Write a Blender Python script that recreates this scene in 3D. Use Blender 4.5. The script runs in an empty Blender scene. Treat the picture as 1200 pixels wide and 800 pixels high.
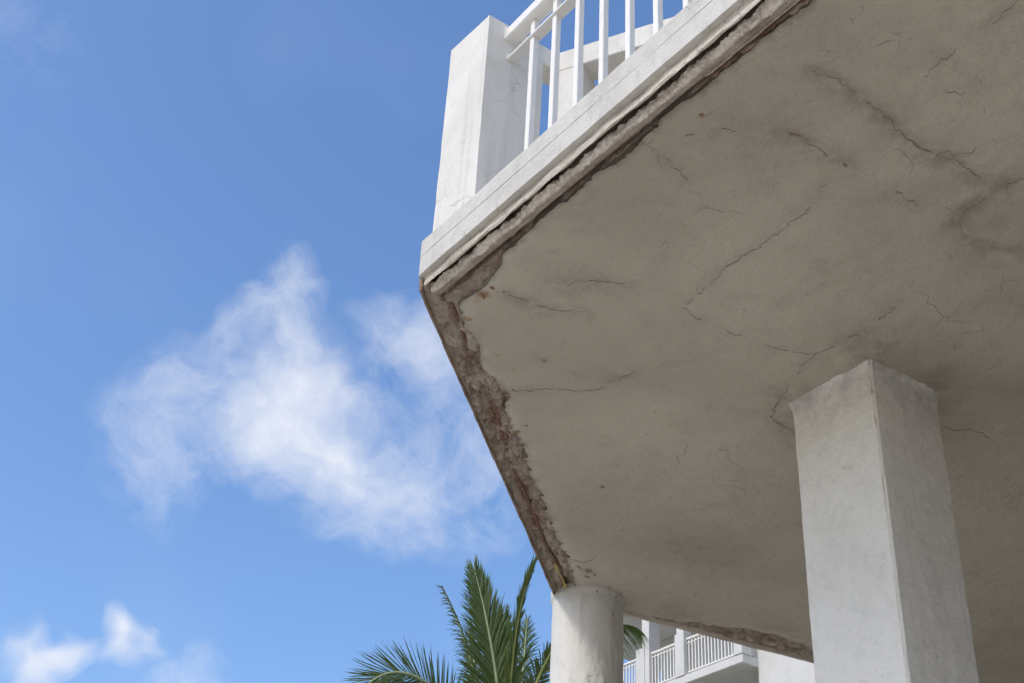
import bpy, math, random
import numpy as np
from mathutils import Vector, Matrix
from mathutils.geometry import delaunay_2d_cdt

random.seed(7)
rng = np.random.default_rng(7)
sc = bpy.context.scene
COL = sc.collection

# ------------------------------------------------------------------ camera
CAM = np.array([0.0, 0.0, 1.55])
RIGHT = np.array([0.810, -0.585, 0.048]); DOWN = np.array([0.359, 0.430, -0.828]); FWD = np.array([0.464, 0.688, 0.558])
FWD /= np.linalg.norm(FWD)
RIGHT -= FWD * RIGHT.dot(FWD); RIGHT /= np.linalg.norm(RIGHT)
DOWN = np.cross(FWD, RIGHT)
FPX = 1561.0                      # focal length in pixels of a 1200 px wide frame
cam = bpy.data.cameras.new('camera')
cam.sensor_width = 36.0
cam.lens = 36.0 * FPX / 1200.0
cam.clip_start = 0.05
cam.clip_end = 3000.0
cam_o = bpy.data.objects.new('camera', cam)
COL.objects.link(cam_o)
m = Matrix(((RIGHT[0], -DOWN[0], -FWD[0], CAM[0]), (RIGHT[1], -DOWN[1], -FWD[1], CAM[1]), (RIGHT[2], -DOWN[2], -FWD[2], CAM[2]), (0, 0, 0, 1)))
cam_o.matrix_world = m
sc.camera = cam_o

def ray(x, y):
    d = RIGHT * (x - 600.0) + DOWN * (y - 400.0) + FWD * FPX
    return d / np.linalg.norm(d)
def at(x, y, dist):
    return CAM + ray(x, y) * dist

# ------------------------------------------------------------------ sun, sky
SUN_AZ = math.radians(-92.0)      # from +Y towards +X
SUN_EL = math.radians(47.0)
sun_dir = Vector((math.sin(SUN_AZ) * math.cos(SUN_EL), math.cos(SUN_AZ) * math.cos(SUN_EL), math.sin(SUN_EL)))
sl = bpy.data.lights.new('sun', 'SUN')
sl.energy = 1.32
sl.angle = math.radians(10.0)
sl.color = (1.0, 0.96, 0.91)
so = bpy.data.objects.new('sun', sl)
so.rotation_euler = sun_dir.to_track_quat('Z', 'Y').to_euler()
so.location = (-20, 10, 40)
COL.objects.link(so)

world = bpy.data.worlds.new('World')
sc.world = world
world.use_nodes = True
wn = world.node_tree
wn.nodes.clear()
class G:
    """small helper round a node tree"""
    def __init__(s, nt): s.nt = nt
    def n(s, t, **kw):
        nd = s.nt.nodes.new(t)
        ins = kw.pop('ins', {})
        for k, v in kw.items(): setattr(nd, k, v)
        for k, v in ins.items():
            if isinstance(v, bpy.types.NodeSocket): s.nt.links.new(v, nd.inputs[k])
            else: nd.inputs[k].default_value = v
        return nd
    def math(s, op, a, b=None, clamp=False):
        i = {0: a}
        if b is not None: i[1] = b
        return s.n('ShaderNodeMath', operation=op, use_clamp=clamp, ins=i).outputs[0]
    def mr(s, v, a, b, c=0.0, d=1.0, smooth=True):
        return s.n('ShaderNodeMapRange', interpolation_type='SMOOTHSTEP' if smooth else 'LINEAR', ins={0: v, 1: a, 2: b, 3: c, 4: d}).outputs[0]
    def noise(s, vec, scale, detail=4.0, rough=0.55, dist=0.0):
        return s.n('ShaderNodeTexNoise', ins={'Vector': vec, 'Scale': scale, 'Detail': detail, 'Roughness': rough, 'Distortion': dist}).outputs[0]
    def mix(s, f, a, b, mode='MIX'):
        nd = s.n('ShaderNodeMix', data_type='RGBA', blend_type=mode)
        for k, v in ((0, f), (6, a), (7, b)):
            if isinstance(v, bpy.types.NodeSocket): s.nt.links.new(v, nd.inputs[k])
            else:
                if k != 0 and len(v) == 3: v = (*v, 1.0)
                nd.inputs[k].default_value = v
        return nd.outputs[2]
    def link(s, a, b): s.nt.links.new(a, b)

g = G(wn)
sky = g.n('ShaderNodeTexSky', sky_type='NISHITA', sun_disc=False, sun_elevation=SUN_EL, sun_rotation=SUN_AZ, altitude=0.0, air_density=1.0, dust_density=1.6, ozone_density=2.6)
tc = g.n('ShaderNodeTexCoord')
dirv = g.n('ShaderNodeVectorMath', operation='NORMALIZE', ins={0: tc.outputs['Generated']}).outputs[0]
wn1 = g.n('ShaderNodeTexNoise', ins={'Vector': dirv, 'Scale': 9.0, 'Detail': 3.0, 'Roughness': 0.6})
warp = g.n('ShaderNodeVectorMath', operation='SUBTRACT', ins={0: wn1.outputs[1], 1: (0.5, 0.5, 0.5)}).outputs[0]
warp = g.n('ShaderNodeVectorMath', operation='SCALE', ins={0: warp, 'Scale': 0.09}).outputs[0]
wdir = g.n('ShaderNodeVectorMath', operation='ADD', ins={0: dirv, 1: warp}).outputs[0]
# cloud puffs: centre direction, angular radius, weight
puffs = [(350, 505, .075, .95), (410, 560, .085, .42), (318, 405, .068, .55), (345, 340, .046, .42), (485, 410, .072, .60), (452, 605, .060, .50),
         (215, 480, .080, .36), (190, 560, .075, .24), (545, 575, .09, .42), (590, 460, .09, .30),
         (18, 795, .036, .85), (52, 772, .034, .85), (78, 762, .022, .7), (138, 722, .024, .8), (152, 742, .026, .8), (132, 756, .026, .45), (215, 802, .060, .40), (30, 20, .12, .16)]
field = None
def add_puff(c, r, w):
    global field
    dd = g.n('ShaderNodeVectorMath', operation='DISTANCE', ins={0: wdir, 1: tuple(c)}).outputs['Value']
    v = g.mr(dd, 0.0, r, w, 0.0)
    field = v if field is None else g.math('ADD', field, v)
for (x, y, r, w) in puffs: add_puff(ray(x, y), r, w)
prng = random.Random(11)
k = 0
while k < 10:                     # clouds out of view, made heavier to whiten the skylight
    az, el = prng.uniform(0, 2 * math.pi), math.radians(prng.uniform(6, 60))
    c = np.array([math.sin(az) * math.cos(el), math.cos(az) * math.cos(el), math.sin(el)])
    if c.dot(FWD) > math.cos(math.radians(36)): continue
    add_puff(c, prng.uniform(.3, .55), prng.uniform(.7, 1.1)); k += 1
cn = g.noise(wdir, 21.0, 5.0, 0.64)
cn2 = g.noise(dirv, 6.0, 2.0, 0.5)
tex = g.math('ADD', g.math('MULTIPLY', g.math('SUBTRACT', cn, 0.5), 1.65), g.math('MULTIPLY', g.math('SUBTRACT', cn2, 0.5), 0.5))
dens = g.math('ADD', g.math('MULTIPLY', field, 1.15), g.math('MULTIPLY', tex, g.mr(field, 0.0, 0.35)))
dens = g.math('MULTIPLY', g.mr(dens, 0.10, 1.45, 0.0, 0.95, False), g.mr(field, 0.0, 0.12))
thin = g.math('MULTIPLY', g.mr(cn2, 0.5, 0.85), 0.05)
dens = g.math('MAXIMUM', dens, thin)
skyc = g.n('ShaderNodeHueSaturation', ins={'Hue': 0.503, 'Saturation': 1.15, 'Value': 1.10, 'Color': sky.outputs[0]}).outputs[0]
wcol = g.mix(dens, skyc, (4.1, 4.25, 4.65))
bg = g.n('ShaderNodeBackground', ins={'Color': wcol, 'Strength': 0.15})
wo = g.n('ShaderNodeOutputWorld', ins={'Surface': bg.outputs[0]})

# ------------------------------------------------------------------ exposure
sc.view_settings.view_transform = 'Standard'
sc.view_settings.look = 'None'
sc.view_settings.gamma = 1.0
sc.view_settings.exposure = 0.5
sc.view_settings.use_curve_mapping = False
sc.render.engine = 'CYCLES'
sc.cycles.use_denoising = True
sc.cycles.max_bounces = 6
sc.cycles.diffuse_bounces = 4
sc.cycles.use_adaptive_sampling = True
sc.cycles.adaptive_threshold = 0.03

# ================================================================== helpers
def vnoise(x, y, seed=0):
    """value noise, vectorised"""
    x = np.asarray(x, float); y = np.asarray(y, float)
    xi = np.floor(x).astype(np.int64); yi = np.floor(y).astype(np.int64)
    fx = x - xi; fy = y - yi
    fx = fx * fx * (3 - 2 * fx); fy = fy * fy * (3 - 2 * fy)
    def h(a, b):
        n = (a * 374761393 + b * 668265263 + seed * 1442695041) & 0x7fffffff
        n = ((n ^ (n >> 13)) * 1274126177) & 0x7fffffff
        n = (n ^ (n >> 16)) & 0xffff
        return n / 65535.0
    return (h(xi, yi) * (1 - fx) + h(xi + 1, yi) * fx) * (1 - fy) + (h(xi, yi + 1) * (1 - fx) + h(xi + 1, yi + 1) * fx) * fy
def fbm(x, y, seed=0, octv=4, gain=0.5):
    s = 0.0; a = 1.0; t = 0.0
    x = np.asarray(x, float); y = np.asarray(y, float)
    for o in range(octv):
        s = s + a * vnoise(x * 2 ** o, y * 2 ** o, seed + o * 17); t += a; a *= gain
    return s / t
def sstep(a, b, x):
    t = np.clip((np.asarray(x, float) - a) / (b - a), 0, 1)
    return t * t * (3 - 2 * t)

ORIG = {}
def tag(o, label=None, cat=None, group=None, kind=None):
    if label: o['label'] = label
    if cat: o['category'] = cat
    if group: o['group'] = group
    if kind: o['kind'] = kind
    return o
def thing(name, loc, label, cat, group=None):
    o = bpy.data.objects.new(name, None)
    o.location = loc
    o.empty_display_size = 0.2
    COL.objects.link(o)
    ORIG[o.name] = np.array(loc, float)
    return tag(o, label, cat, group)
def mesh(name, verts, faces, mat, parent=None, loc=None, smooth=False, attrs=None):
    """verts are in world coordinates; the object's origin is its parent's (or loc)"""
    org = ORIG[parent.name] if parent is not None else np.array(loc if loc is not None else (0, 0, 0), float)
    v = np.asarray(verts, float) - org
    me = bpy.data.meshes.new(name)
    me.from_pydata(v.tolist(), [], faces if isinstance(faces, list) else faces.tolist())
    me.materials.append(mat)
    if smooth:
        me.polygons.foreach_set('use_smooth', [True] * len(me.polygons))
    if attrs:
        for an, arr in attrs.items():
            a = me.attributes.new(an, 'FLOAT', 'POINT')
            a.data.foreach_set('value', np.asarray(arr, np.float32))
    me.update()
    o = bpy.data.objects.new(name, me)
    COL.objects.link(o)
    if parent is not None: o.parent = parent
    else: o.location = tuple(org)
    ORIG[o.name] = org
    return o
class MB:
    """collects primitive shapes of one part"""
    def __init__(s): s.v = []; s.f = []
    def add(s, v, f):
        b = len(s.v); s.v += [tuple(p) for p in v]; s.f += [tuple(i + b for i in q) for q in f]; return s
    def box(s, lo, hi, bev=0.0, ax=None, org=None):
        lo = np.array(lo, float); hi = np.array(hi, float)
        c = (lo + hi) / 2; h = (hi - lo) / 2
        b = min(bev, h.min() * 0.45)
        V = []; F = []
        if b <= 0:
            V = [c + h * np.array(q) for q in ((-1, -1, -1), (1, -1, -1), (1, 1, -1), (-1, 1, -1), (-1, -1, 1), (1, -1, 1), (1, 1, 1), (-1, 1, 1))]
            F = [(0, 3, 2, 1), (4, 5, 6, 7), (0, 1, 5, 4), (1, 2, 6, 5), (2, 3, 7, 6), (3, 0, 4, 7)]
        else:
            idx = {}
            for sx in (-1, 1):
                for sy in (-1, 1):
                    for sz in (-1, 1):
                        sg = np.array((sx, sy, sz))
                        for a in range(3):
                            e = np.full(3, b); e[a] = 0
                            idx[(sx, sy, sz, a)] = len(V); V.append(c + sg * (h - e))
            for a in range(3):
                u, w = (a + 1) % 3, (a + 2) % 3
                for sg in (-1, 1):
                    q = []
                    for (su, sw) in ((-1, -1), (1, -1), (1, 1), (-1, 1)):
                        t = [0, 0, 0]; t[a] = sg; t[u] = su; t[w] = sw
                        q.append(idx[(*t, a)])
                    F.append(tuple(q if sg > 0 else q[::-1]))
                for su in (-1, 1):          # bevel edges along axis a
                    for sw in (-1, 1):
                        t0 = [0, 0, 0]; t0[u] = su; t0[w] = sw; t1 = list(t0); t0[a] = -1; t1[a] = 1
                        q = [idx[(*t0, u)], idx[(*t1, u)], idx[(*t1, w)], idx[(*t0, w)]]
                        F.append(tuple(q if su * sw < 0 else q[::-1]))
            for sx in (-1, 1):
                for sy in (-1, 1):
                    for sz in (-1, 1):
                        q = [idx[(sx, sy, sz, a)] for a in range(3)]
                        F.append(tuple(q if sx * sy * sz > 0 else q[::-1]))
        if ax is not None:
            A = np.array(ax, float); V = [np.array(org) + A.T @ p for p in V]
        return s.add(V, F)
    def tube(s, pts, rad, n=8, cap=True):
        pts = [np.array(p, float) for p in pts]
        if not hasattr(rad, '__len__'): rad = [rad] * len(pts)
        V = []; F = []
        up = np.array([0.0, 0.0, 1.0])
        for i, p in enumerate(pts):
            t = pts[min(i + 1, len(pts) - 1)] - pts[max(i - 1, 0)]; t /= np.linalg.norm(t)
            a = np.cross(t, up if abs(t[2]) < .95 else np.array([1.0, 0, 0])); a /= np.linalg.norm(a); b = np.cross(a, t)
            for j in range(n):
                th = 2 * math.pi * j / n
                V.append(p + rad[i] * (math.cos(th) * a + math.sin(th) * b))
        for i in range(len(pts) - 1):
            for j in range(n):
                F.append((i * n + j, i * n + (j + 1) % n, (i + 1) * n + (j + 1) % n, (i + 1) * n + j))
        if cap:
            F.append(tuple(range(n))[::-1]); F.append(tuple(range((len(pts) - 1) * n, len(pts) * n)))
        return s.add(V, F)
    def build(s, name, mat, parent=None, loc=None, smooth=False): return mesh(name, s.v, s.f, mat, parent, loc, smooth)
def grid_faces(nu, nv, flip=False, wrap=False):
    i = np.arange(nu - 1)[:, None]; j = np.arange(nv - (0 if wrap else 1))[None, :]
    j2 = (j + 1) % nv
    q = np.stack([i * nv + j, i * nv + j2 + 0 * i, (i + 1) * nv + j2, (i + 1) * nv + j + 0 * i], -1).reshape(-1, 4)
    return q[:, ::-1] if flip else q

# ================================================================== materials
def new_mat(name):
    mt = bpy.data.materials.new(name); mt.use_nodes = True
    mt.node_tree.nodes.clear()
    gg = G(mt.node_tree)
    p = gg.n('ShaderNodeBsdfPrincipled')
    o = gg.n('ShaderNodeOutputMaterial', ins={'Surface': p.outputs[0]})
    pos = gg.n('ShaderNodeNewGeometry').outputs['Position']
    return mt, gg, p, pos
def bump(gg, p, layers):
    """layers: (height, strength, distance)"""
    nrm = None
    for h, st, ds in layers:
        b = gg.n('ShaderNodeBump', ins={'Height': h, 'Strength': st, 'Distance': ds})
        if nrm is not None: gg.link(nrm, b.inputs['Normal'])
        nrm = b.outputs[0]
    gg.link(nrm, p.inputs['Normal'])
def crackmask(gg, pos, scale, width, warp_scale, warp_amt, keep):
    """thin broken hairline network, 1 on the line"""
    w = gg.n('ShaderNodeTexNoise', ins={'Vector': pos, 'Scale': warp_scale, 'Detail': 2.5, 'Roughness': .55})
    wv = gg.n('ShaderNodeVectorMath', operation='SCALE', ins={0: gg.n('ShaderNodeVectorMath', operation='SUBTRACT', ins={0: w.outputs[1], 1: (.5, .5, .5)}).outputs[0], 'Scale': warp_amt}).outputs[0]
    pv = gg.n('ShaderNodeVectorMath', operation='ADD', ins={0: pos, 1: wv}).outputs[0]
    v = gg.n('ShaderNodeTexVoronoi', feature='DISTANCE_TO_EDGE', ins={'Vector': pv, 'Scale': scale})
    line = gg.mr(v.outputs['Distance'], 0.0, width, 1.0, 0.0)
    k = gg.mr(gg.noise(pos, scale * .9, 3.0), keep, keep + .12)
    return gg.math('MULTIPLY', line, k)
def mat_paint(name, base, dirt, rough=.75, dirt_amt=.5, crack_scale=7.0, crack_keep=.5, crack_amt=.5, relief=1.0, streak=0.0, mott=.5):
    mt, gg, p, pos = new_mat(name)
    n1 = gg.noise(pos, 2.2, 5.0, .6); n2 = gg.noise(pos, 17.0, 6.0, .62); n3 = gg.noise(pos, 90.0, 3.0, .6)
    c = gg.mix(gg.math('MULTIPLY', gg.mr(n1, .42, .72), dirt_amt), base, dirt)
    c = gg.mix(gg.math('MULTIPLY', gg.mr(n2, .45, .8), mott), c, tuple(x * .80 for x in dirt))
    c = gg.mix(gg.math('MULTIPLY', gg.mr(n3, .6, .8), mott * .6), c, tuple(x * .62 for x in dirt))
    if streak:
        sv = gg.n('ShaderNodeMapping', ins={'Vector': pos, 'Scale': (14.0, 14.0, .8)}).outputs[0]
        c = gg.mix(gg.math('MULTIPLY', gg.mr(gg.noise(sv, 1.0, 4.0, .6), .5, .8), streak), c, tuple(x * .6 for x in dirt))
    gr = gg.n('ShaderNodeAttribute', attribute_name='grime_shade').outputs['Fac']  # grime with shade mixed into the colour, on column tops only
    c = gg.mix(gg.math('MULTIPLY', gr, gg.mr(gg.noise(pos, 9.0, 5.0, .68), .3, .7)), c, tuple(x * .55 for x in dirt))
    pit = gg.math('MULTIPLY', gg.mr(gg.noise(pos, 55.0, 2.0, .5), .68, .74), gg.mr(gg.noise(pos, 6.0, 2.0), .45, .6))
    c = gg.mix(gg.math('MULTIPLY', pit, mott), c, (.24, .215, .18))
    ck = crackmask(gg, pos, crack_scale, .035, 9.0, .12, crack_keep)
    c = gg.mix(gg.math('MULTIPLY', ck, crack_amt), c, (.16, .145, .125))
    gg.link(c, p.inputs['Base Color'])
    p.inputs['Roughness'].default_value = rough
    bump(gg, p, [(gg.noise(pos, 40.0, 5.0, .65), .26 * relief, .012), (gg.noise(pos, 150.0, 3.0, .6), .4 * relief, .005), (gg.math('SUBTRACT', 1.0, ck), .5, .004)])
    return mt

M_fascia = mat_paint('fascia_paint', (.60, .57, .515), (.43, .395, .34), dirt_amt=.55, crack_scale=9.0, crack_keep=.52, crack_amt=.4, relief=1.6, streak=.2, mott=.45)
M_post = mat_paint('post_paint', (.73, .695, .635), (.52, .48, .42), dirt_amt=.35, crack_scale=6.0, crack_keep=.55, crack_amt=.3, streak=.32, mott=.2)
M_column = mat_paint('column_stucco', (.83, .785, .715), (.62, .58, .51), dirt_amt=.35, crack_scale=15.0, crack_keep=.57, crack_amt=.2, relief=2.0, mott=.3)
M_round = mat_paint('round_column_paint', (.69, .66, .605), (.52, .485, .425), dirt_amt=.3, crack_scale=9.0, crack_keep=.52, crack_amt=.3, relief=1.5, mott=.25)
M_far = mat_paint('far_paint', (.63, .615, .585), (.48, .46, .42), dirt_amt=.4, crack_scale=1.0, crack_keep=.9, crack_amt=.0, streak=.15, mott=.15)
M_lip = mat_paint('edge_lip', (.58, .51, .42), (.36, .30, .23), dirt_amt=.6, crack_scale=14.0, crack_keep=.45, crack_amt=.5, relief=2.0, mott=.5)

mt, gg, p, pos = new_mat('white_metal')
c = gg.mix(gg.mr(gg.noise(pos, 30.0, 4.0), .5, .8, 0, .4), (.80, .77, .715), (.62, .59, .53))
gg.link(c, p.inputs['Base Color']); p.inputs['Roughness'].default_value = .4
bump(gg, p, [(gg.noise(pos, 60.0, 3.0), .12, .003)])
M_metal = mt

# soffit: dingy whitewash, attribute driven stains
mt, gg, p, pos = new_mat('soffit_plaster')
sx = pos
n1 = gg.noise(pos, .9, 3.0, .55); n2 = gg.noise(sx, 3.4, 6.0, .68, .8); n3 = gg.noise(pos, 45.0, 3.0, .65)
c = gg.mix(gg.mr(n1, .35, .7), (.485, .44, .355), (.393, .354, .283))
c = gg.mix(gg.mr(n2, .45, .8, 0, .55), c, (.30, .265, .215))
c = gg.mix(gg.mr(n3, .55, .8, 0, .35), c, (.265, .24, .195))
st = gg.n('ShaderNodeAttribute', attribute_name='stain').outputs['Fac']
stn = gg.math('MULTIPLY', st, gg.mr(gg.noise(pos, 11.0, 5.0, .7), .25, .7))
c = gg.mix(gg.math('MULTIPLY', stn, .9, True), c, (.19, .15, .105))
pl = gg.n('ShaderNodeAttribute', attribute_name='pale').outputs['Fac']
c = gg.mix(gg.math('MULTIPLY', pl, .6), c, (.57, .54, .475))
ru = gg.n('ShaderNodeAttribute', attribute_name='rust').outputs['Fac']
run = gg.mr(gg.math('ADD', ru, gg.math('MULTIPLY', gg.math('SUBTRACT', gg.noise(pos, 60.0, 5.0, .7), .5), .9)), .45, .75)
c = gg.mix(gg.math('MULTIPLY', run, .8), c, gg.mix(gg.mr(gg.noise(pos, 35.0, 3.0, .6), .4, .6), (.24, .125, .055), (.33, .21, .10)))
ck = crackmask(gg, pos, 2.2, .009, 6.0, .20, .54)
ck2 = crackmask(gg, pos, 7.0, .018, 14.0, .07, .60)
c = gg.mix(gg.math('MULTIPLY', gg.math('MAXIMUM', ck, gg.math('MULTIPLY', ck2, .6)), .5), c, (.20, .165, .125))
gg.link(c, p.inputs['Base Color']); p.inputs['Roughness'].default_value = .85
bump(gg, p, [(gg.noise(sx, 7.0, 6.0, .62, .3), .6, .03), (gg.noise(pos, 70.0, 3.0, .6), .45, .008), (gg.math('SUBTRACT', 1.0, gg.math('MAXIMUM', ck, ck2)), .6, .005)])
M_soffit = mt

# broken concrete: grey matrix, brown and rust stains as attributes, with crevice shade painted in
mt, gg, p, pos = new_mat('broken_concrete')
n1 = gg.noise(pos, 9.0, 6.0, .65); n2 = gg.noise(pos, 55.0, 5.0, .7)
vo = gg.n('ShaderNodeTexVoronoi', ins={'Vector': pos, 'Scale': 75.0})
c = gg.mix(gg.mr(n1, .35, .7), (.41, .345, .28), (.24, .182, .138))
c = gg.mix(gg.mr(n2, .45, .75, 0, .7), c, (.51, .435, .355))
c = gg.mix(gg.mr(vo.outputs['Distance'], .15, .4, .35, 0), c, (.52, .47, .41))
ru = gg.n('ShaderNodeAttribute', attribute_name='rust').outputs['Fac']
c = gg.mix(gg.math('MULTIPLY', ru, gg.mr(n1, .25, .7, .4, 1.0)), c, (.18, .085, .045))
pl = gg.n('ShaderNodeAttribute', attribute_name='pale').outputs['Fac']
c = gg.mix(gg.math('MULTIPLY', pl, gg.mr(n2, .3, .65, .4, 1.0)), c, (.76, .68, .59))
gg.link(c, p.inputs['Base Color']); p.inputs['Roughness'].default_value = .95
bump(gg, p, [(gg.noise(pos, 45.0, 6.0, .7), .8, .012), (vo.outputs['Distance'], .5, .005)])
M_broken = mt

mt, gg, p, pos = new_mat('rusty_steel')
c = gg.mix(gg.mr(gg.noise(pos, 25.0, 6.0, .7), .35, .7), (.16, .075, .052), (.26, .165, .12))
gg.link(c, p.inputs['Base Color']); p.inputs['Roughness'].default_value = .9
bump(gg, p, [(gg.noise(pos, 120.0, 5.0, .7), .9, .004)])
M_rebar = mt
def flat(name, a, b, scale=20.0, rough=.9):
    mt, gg, p, pos = new_mat(name)
    gg.link(gg.mix(gg.mr(gg.noise(pos, scale, 5.0, .65), .35, .7), a, b), p.inputs['Base Color'])
    p.inputs['Roughness'].default_value = rough
    bump(gg, p, [(gg.noise(pos, scale * 3, 4.0, .6), .4, .004)])
    return mt
M_crack = flat('crack_dirt', (.19, .155, .115), (.31, .265, .21), 12.0)
M_rust = flat('rust_stain', (.25, .15, .085), (.18, .115, .07), 60.0)
M_ochre = flat('ochre_stain', (.42, .26, .07), (.30, .17, .05), 60.0)
M_bare = flat('bare_patch', (.27, .22, .15), (.18, .14, .09), 60.0)
M_core = flat('slab_core', (.42, .40, .37), (.35, .33, .30), 6.0)
M_ground = flat('pavement', (.64, .59, .50), (.57, .52, .44), 1.5)
M_terrain = flat('lawn', (.20, .175, .115), (.15, .14, .08), .4)
M_trunk = flat('palm_bark', (.24, .20, .15), (.16, .13, .10), 12.0)
M_pipe = flat('yellow_conduit', (.55, .40, .10), (.42, .30, .08), 30.0, .6)
M_house = flat('house_render', (.20, .18, .155), (.16, .145, .125), 2.0)
M_inner = flat('far_shade_wall', (.62, .61, .59), (.54, .53, .51), 3.0)

def mat_leaf(name, a, b):
    mt, gg, p, pos = new_mat(name)
    oi = gg.n('ShaderNodeAttribute', attribute_name='tone').outputs['Fac']
    c = gg.mix(oi, a, b)
    gg.link(c, p.inputs['Base Color']); p.inputs['Roughness'].default_value = .42
    tr = gg.n('ShaderNodeBsdfTranslucent', ins={'Color': gg.mix(.5, c, (.20, .28, .03))})
    mx = gg.n('ShaderNodeMixShader', ins={0: .28, 1: p.outputs[0], 2: tr.outputs[0]})
    out = [n for n in gg.nt.nodes if n.type == 'OUTPUT_MATERIAL'][0]
    gg.link(mx.outputs[0], out.inputs[0])
    return mt
M_leaf = mat_leaf('palm_leaflet', (.055, .098, .028), (.155, .195, .055))
M_rachis = flat('palm_rachis', (.33, .36, .20), (.24, .28, .12), 8.0, .5)
M_rachis_y = flat('palm_rachis_yellow', (.46, .46, .10), (.36, .40, .10), 8.0, .5)

# ================================================================== ground
gv = [(-900, -900, -.02), (900, -900, -.02), (900, 900, -.02), (-900, 900, -.02)]
tag(mesh('ground', gv, [(0, 1, 2, 3)], M_terrain), kind='structure')
tag(mesh('pavement', [(-16, -16, 0), (14, -16, 0), (14, 9.5, 0), (-16, 9.5, 0)], [(0, 1, 2, 3)], M_ground), kind='structure')

# ================================================================== the balcony slab
ZS = 4.85                                   # underside of the balcony
P0 = np.array([2.2, -5.0]); P1 = np.array([2.2, 4.0]); P2 = np.array([4.6, 6.19]); P3 = np.array([9.6, 5.44]); P4 = np.array([9.6, -5.0])
def unit(v): return v / np.linalg.norm(v)
def edge_frame(a, b):
    t = unit(b - a); return t, np.array([t[1], -t[0]])       # tangent, inward normal
tF, nF = edge_frame(P0, P1); tC, nC = edge_frame(P1, P2); tS, nS = edge_frame(P2, P3)

balcony = thing('balcony', (2.2, 4.0, ZS), 'weathered white concrete balcony slab with a spalled underside edge above the columns', 'balcony')

def sweep(name, profile, path, mat, jit=0.0015, step=.03, seed=1, closed=True, dense_from=None, smooth=False):
    """sweep a (d inward, z) profile along the plan polyline with mitred corners"""
    pts = []; nrm = []
    for i in range(len(path) - 1):
        a, b = path[i], path[i + 1]
        t, n = edge_frame(a, b)
        def mit(k):
            if k <= 0 or k >= len(path) - 1: return None
            t0, n0 = edge_frame(path[k - 1], path[k]); t1, n1 = edge_frame(path[k], path[k + 1])
            mm = unit(n0 + n1); return mm / mm.dot(n0)
        L = np.linalg.norm(b - a); k = max(2, int(L / step))
        for j in range(k + (1 if i == len(path) - 2 else 0)):
            f = j / k
            nn = n
            if j == 0 and mit(i) is not None: nn = mit(i)
            if j == k and mit(i + 1) is not None: nn = mit(i + 1)
            # keep the rings near a corner from crossing
            pts.append(a + (b - a) * f); nrm.append(nn)
    pts = np.array(pts); nrm = np.array(nrm)
    s = np.concatenate([[0], np.cumsum(np.linalg.norm(np.diff(pts, axis=0), axis=1))])
    V = []
    pr = np.array(profile); np_ = len(pr)
    for q in range(np_):
        jd = (fbm(s * 9, q * 3.7, seed, 4) - .5) * 2 * jit
        jz = (fbm(s * 9 + 50, q * 3.7, seed + 5, 4) - .5) * 2 * jit
        xy = pts + nrm * (pr[q, 0] + jd)[:, None]
        V.append(np.column_stack([xy, np.full(len(s), ZS + pr[q, 1]) + jz]))
    V = np.stack(V, 1).reshape(-1, 3)
    F = grid_faces(len(s), np_, flip=True, wrap=closed).tolist()
    if closed:
        F.append(tuple(range(np_))); F.append(tuple(range((len(s) - 1) * np_, len(s) * np_))[::-1])
    return mesh(name, V, F, mat, balcony, smooth=smooth, attrs={'rust': np.full(len(V), .55), 'pale': np.zeros(len(V))} if mat is M_broken else None)

edge_path = [np.array([2.2, -4.0]), P1, P2, np.array([9.5, 5.455])]
sweep('fascia', [(0, .062), (0, .1595), (.0013, .1605), (.0013, .1620), (-.0004, .1630), (-.0004, .244), (.004, .252), (.30, .253), (.30, .15), (.034, .15), (.034, .06)], edge_path, M_fascia, jit=.0022, seed=3)
# drip lip under the fascia of the front edge
sweep('drip_lip', [(.026, .0605), (.023, .040), (.023, .018), (.027, .012), (.034, .020), (.038, .0605)], [np.array([2.2, -4.0]), np.array([2.2, 3.985])], M_lip, jit=.009, step=.012, seed=9)
# thin outer edge left along the chamfer and the far side
cl = [P1 + tC * .012, P2 - tC * .004]
sweep('outer_edge', [(.001, .061), (.002, .020), (.004, -.004), (.012, -.006), (.020, .012), (.022, .061)], cl, M_broken, jit=.006, step=.012, seed=21)
sweep('outer_edge', [(.001, .061), (.002, .020), (.003, -.002), (.030, -.004), (.050, .010), (.052, .061)], [P2 + tS * .03, P2 + tS * 4.9], M_lip, jit=.005, step=.02, seed=25)

# slab body above the broken bands
def inset(poly, d):
    out = []
    for i in range(len(poly)):
        a, b, c = poly[i - 1], poly[i], poly[(i + 1) % len(poly)]
        n0 = edge_frame(a, b)[1]; n1 = edge_frame(b, c)[1]; mm = unit(n0 + n1)
        out.append(b + mm / mm.dot(n0) * d)
    return out
plan = [np.array([2.2, -4.0]), P1, P2, np.array([9.5, 5.455]), np.array([9.5, -4.0])]
ins = inset(plan, .038)
n = len(ins)
cv = [(*q, ZS + .14) for q in ins] + [(*q, ZS + .249) for q in ins]
cf = [tuple(range(n)), tuple(range(n, 2 * n))[::-1]] + [(i, i + n, (i + 1) % n + n, (i + 1) % n) for i in range(n)]
mesh('slab_core', cv, cf, M_core, balcony)

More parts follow.
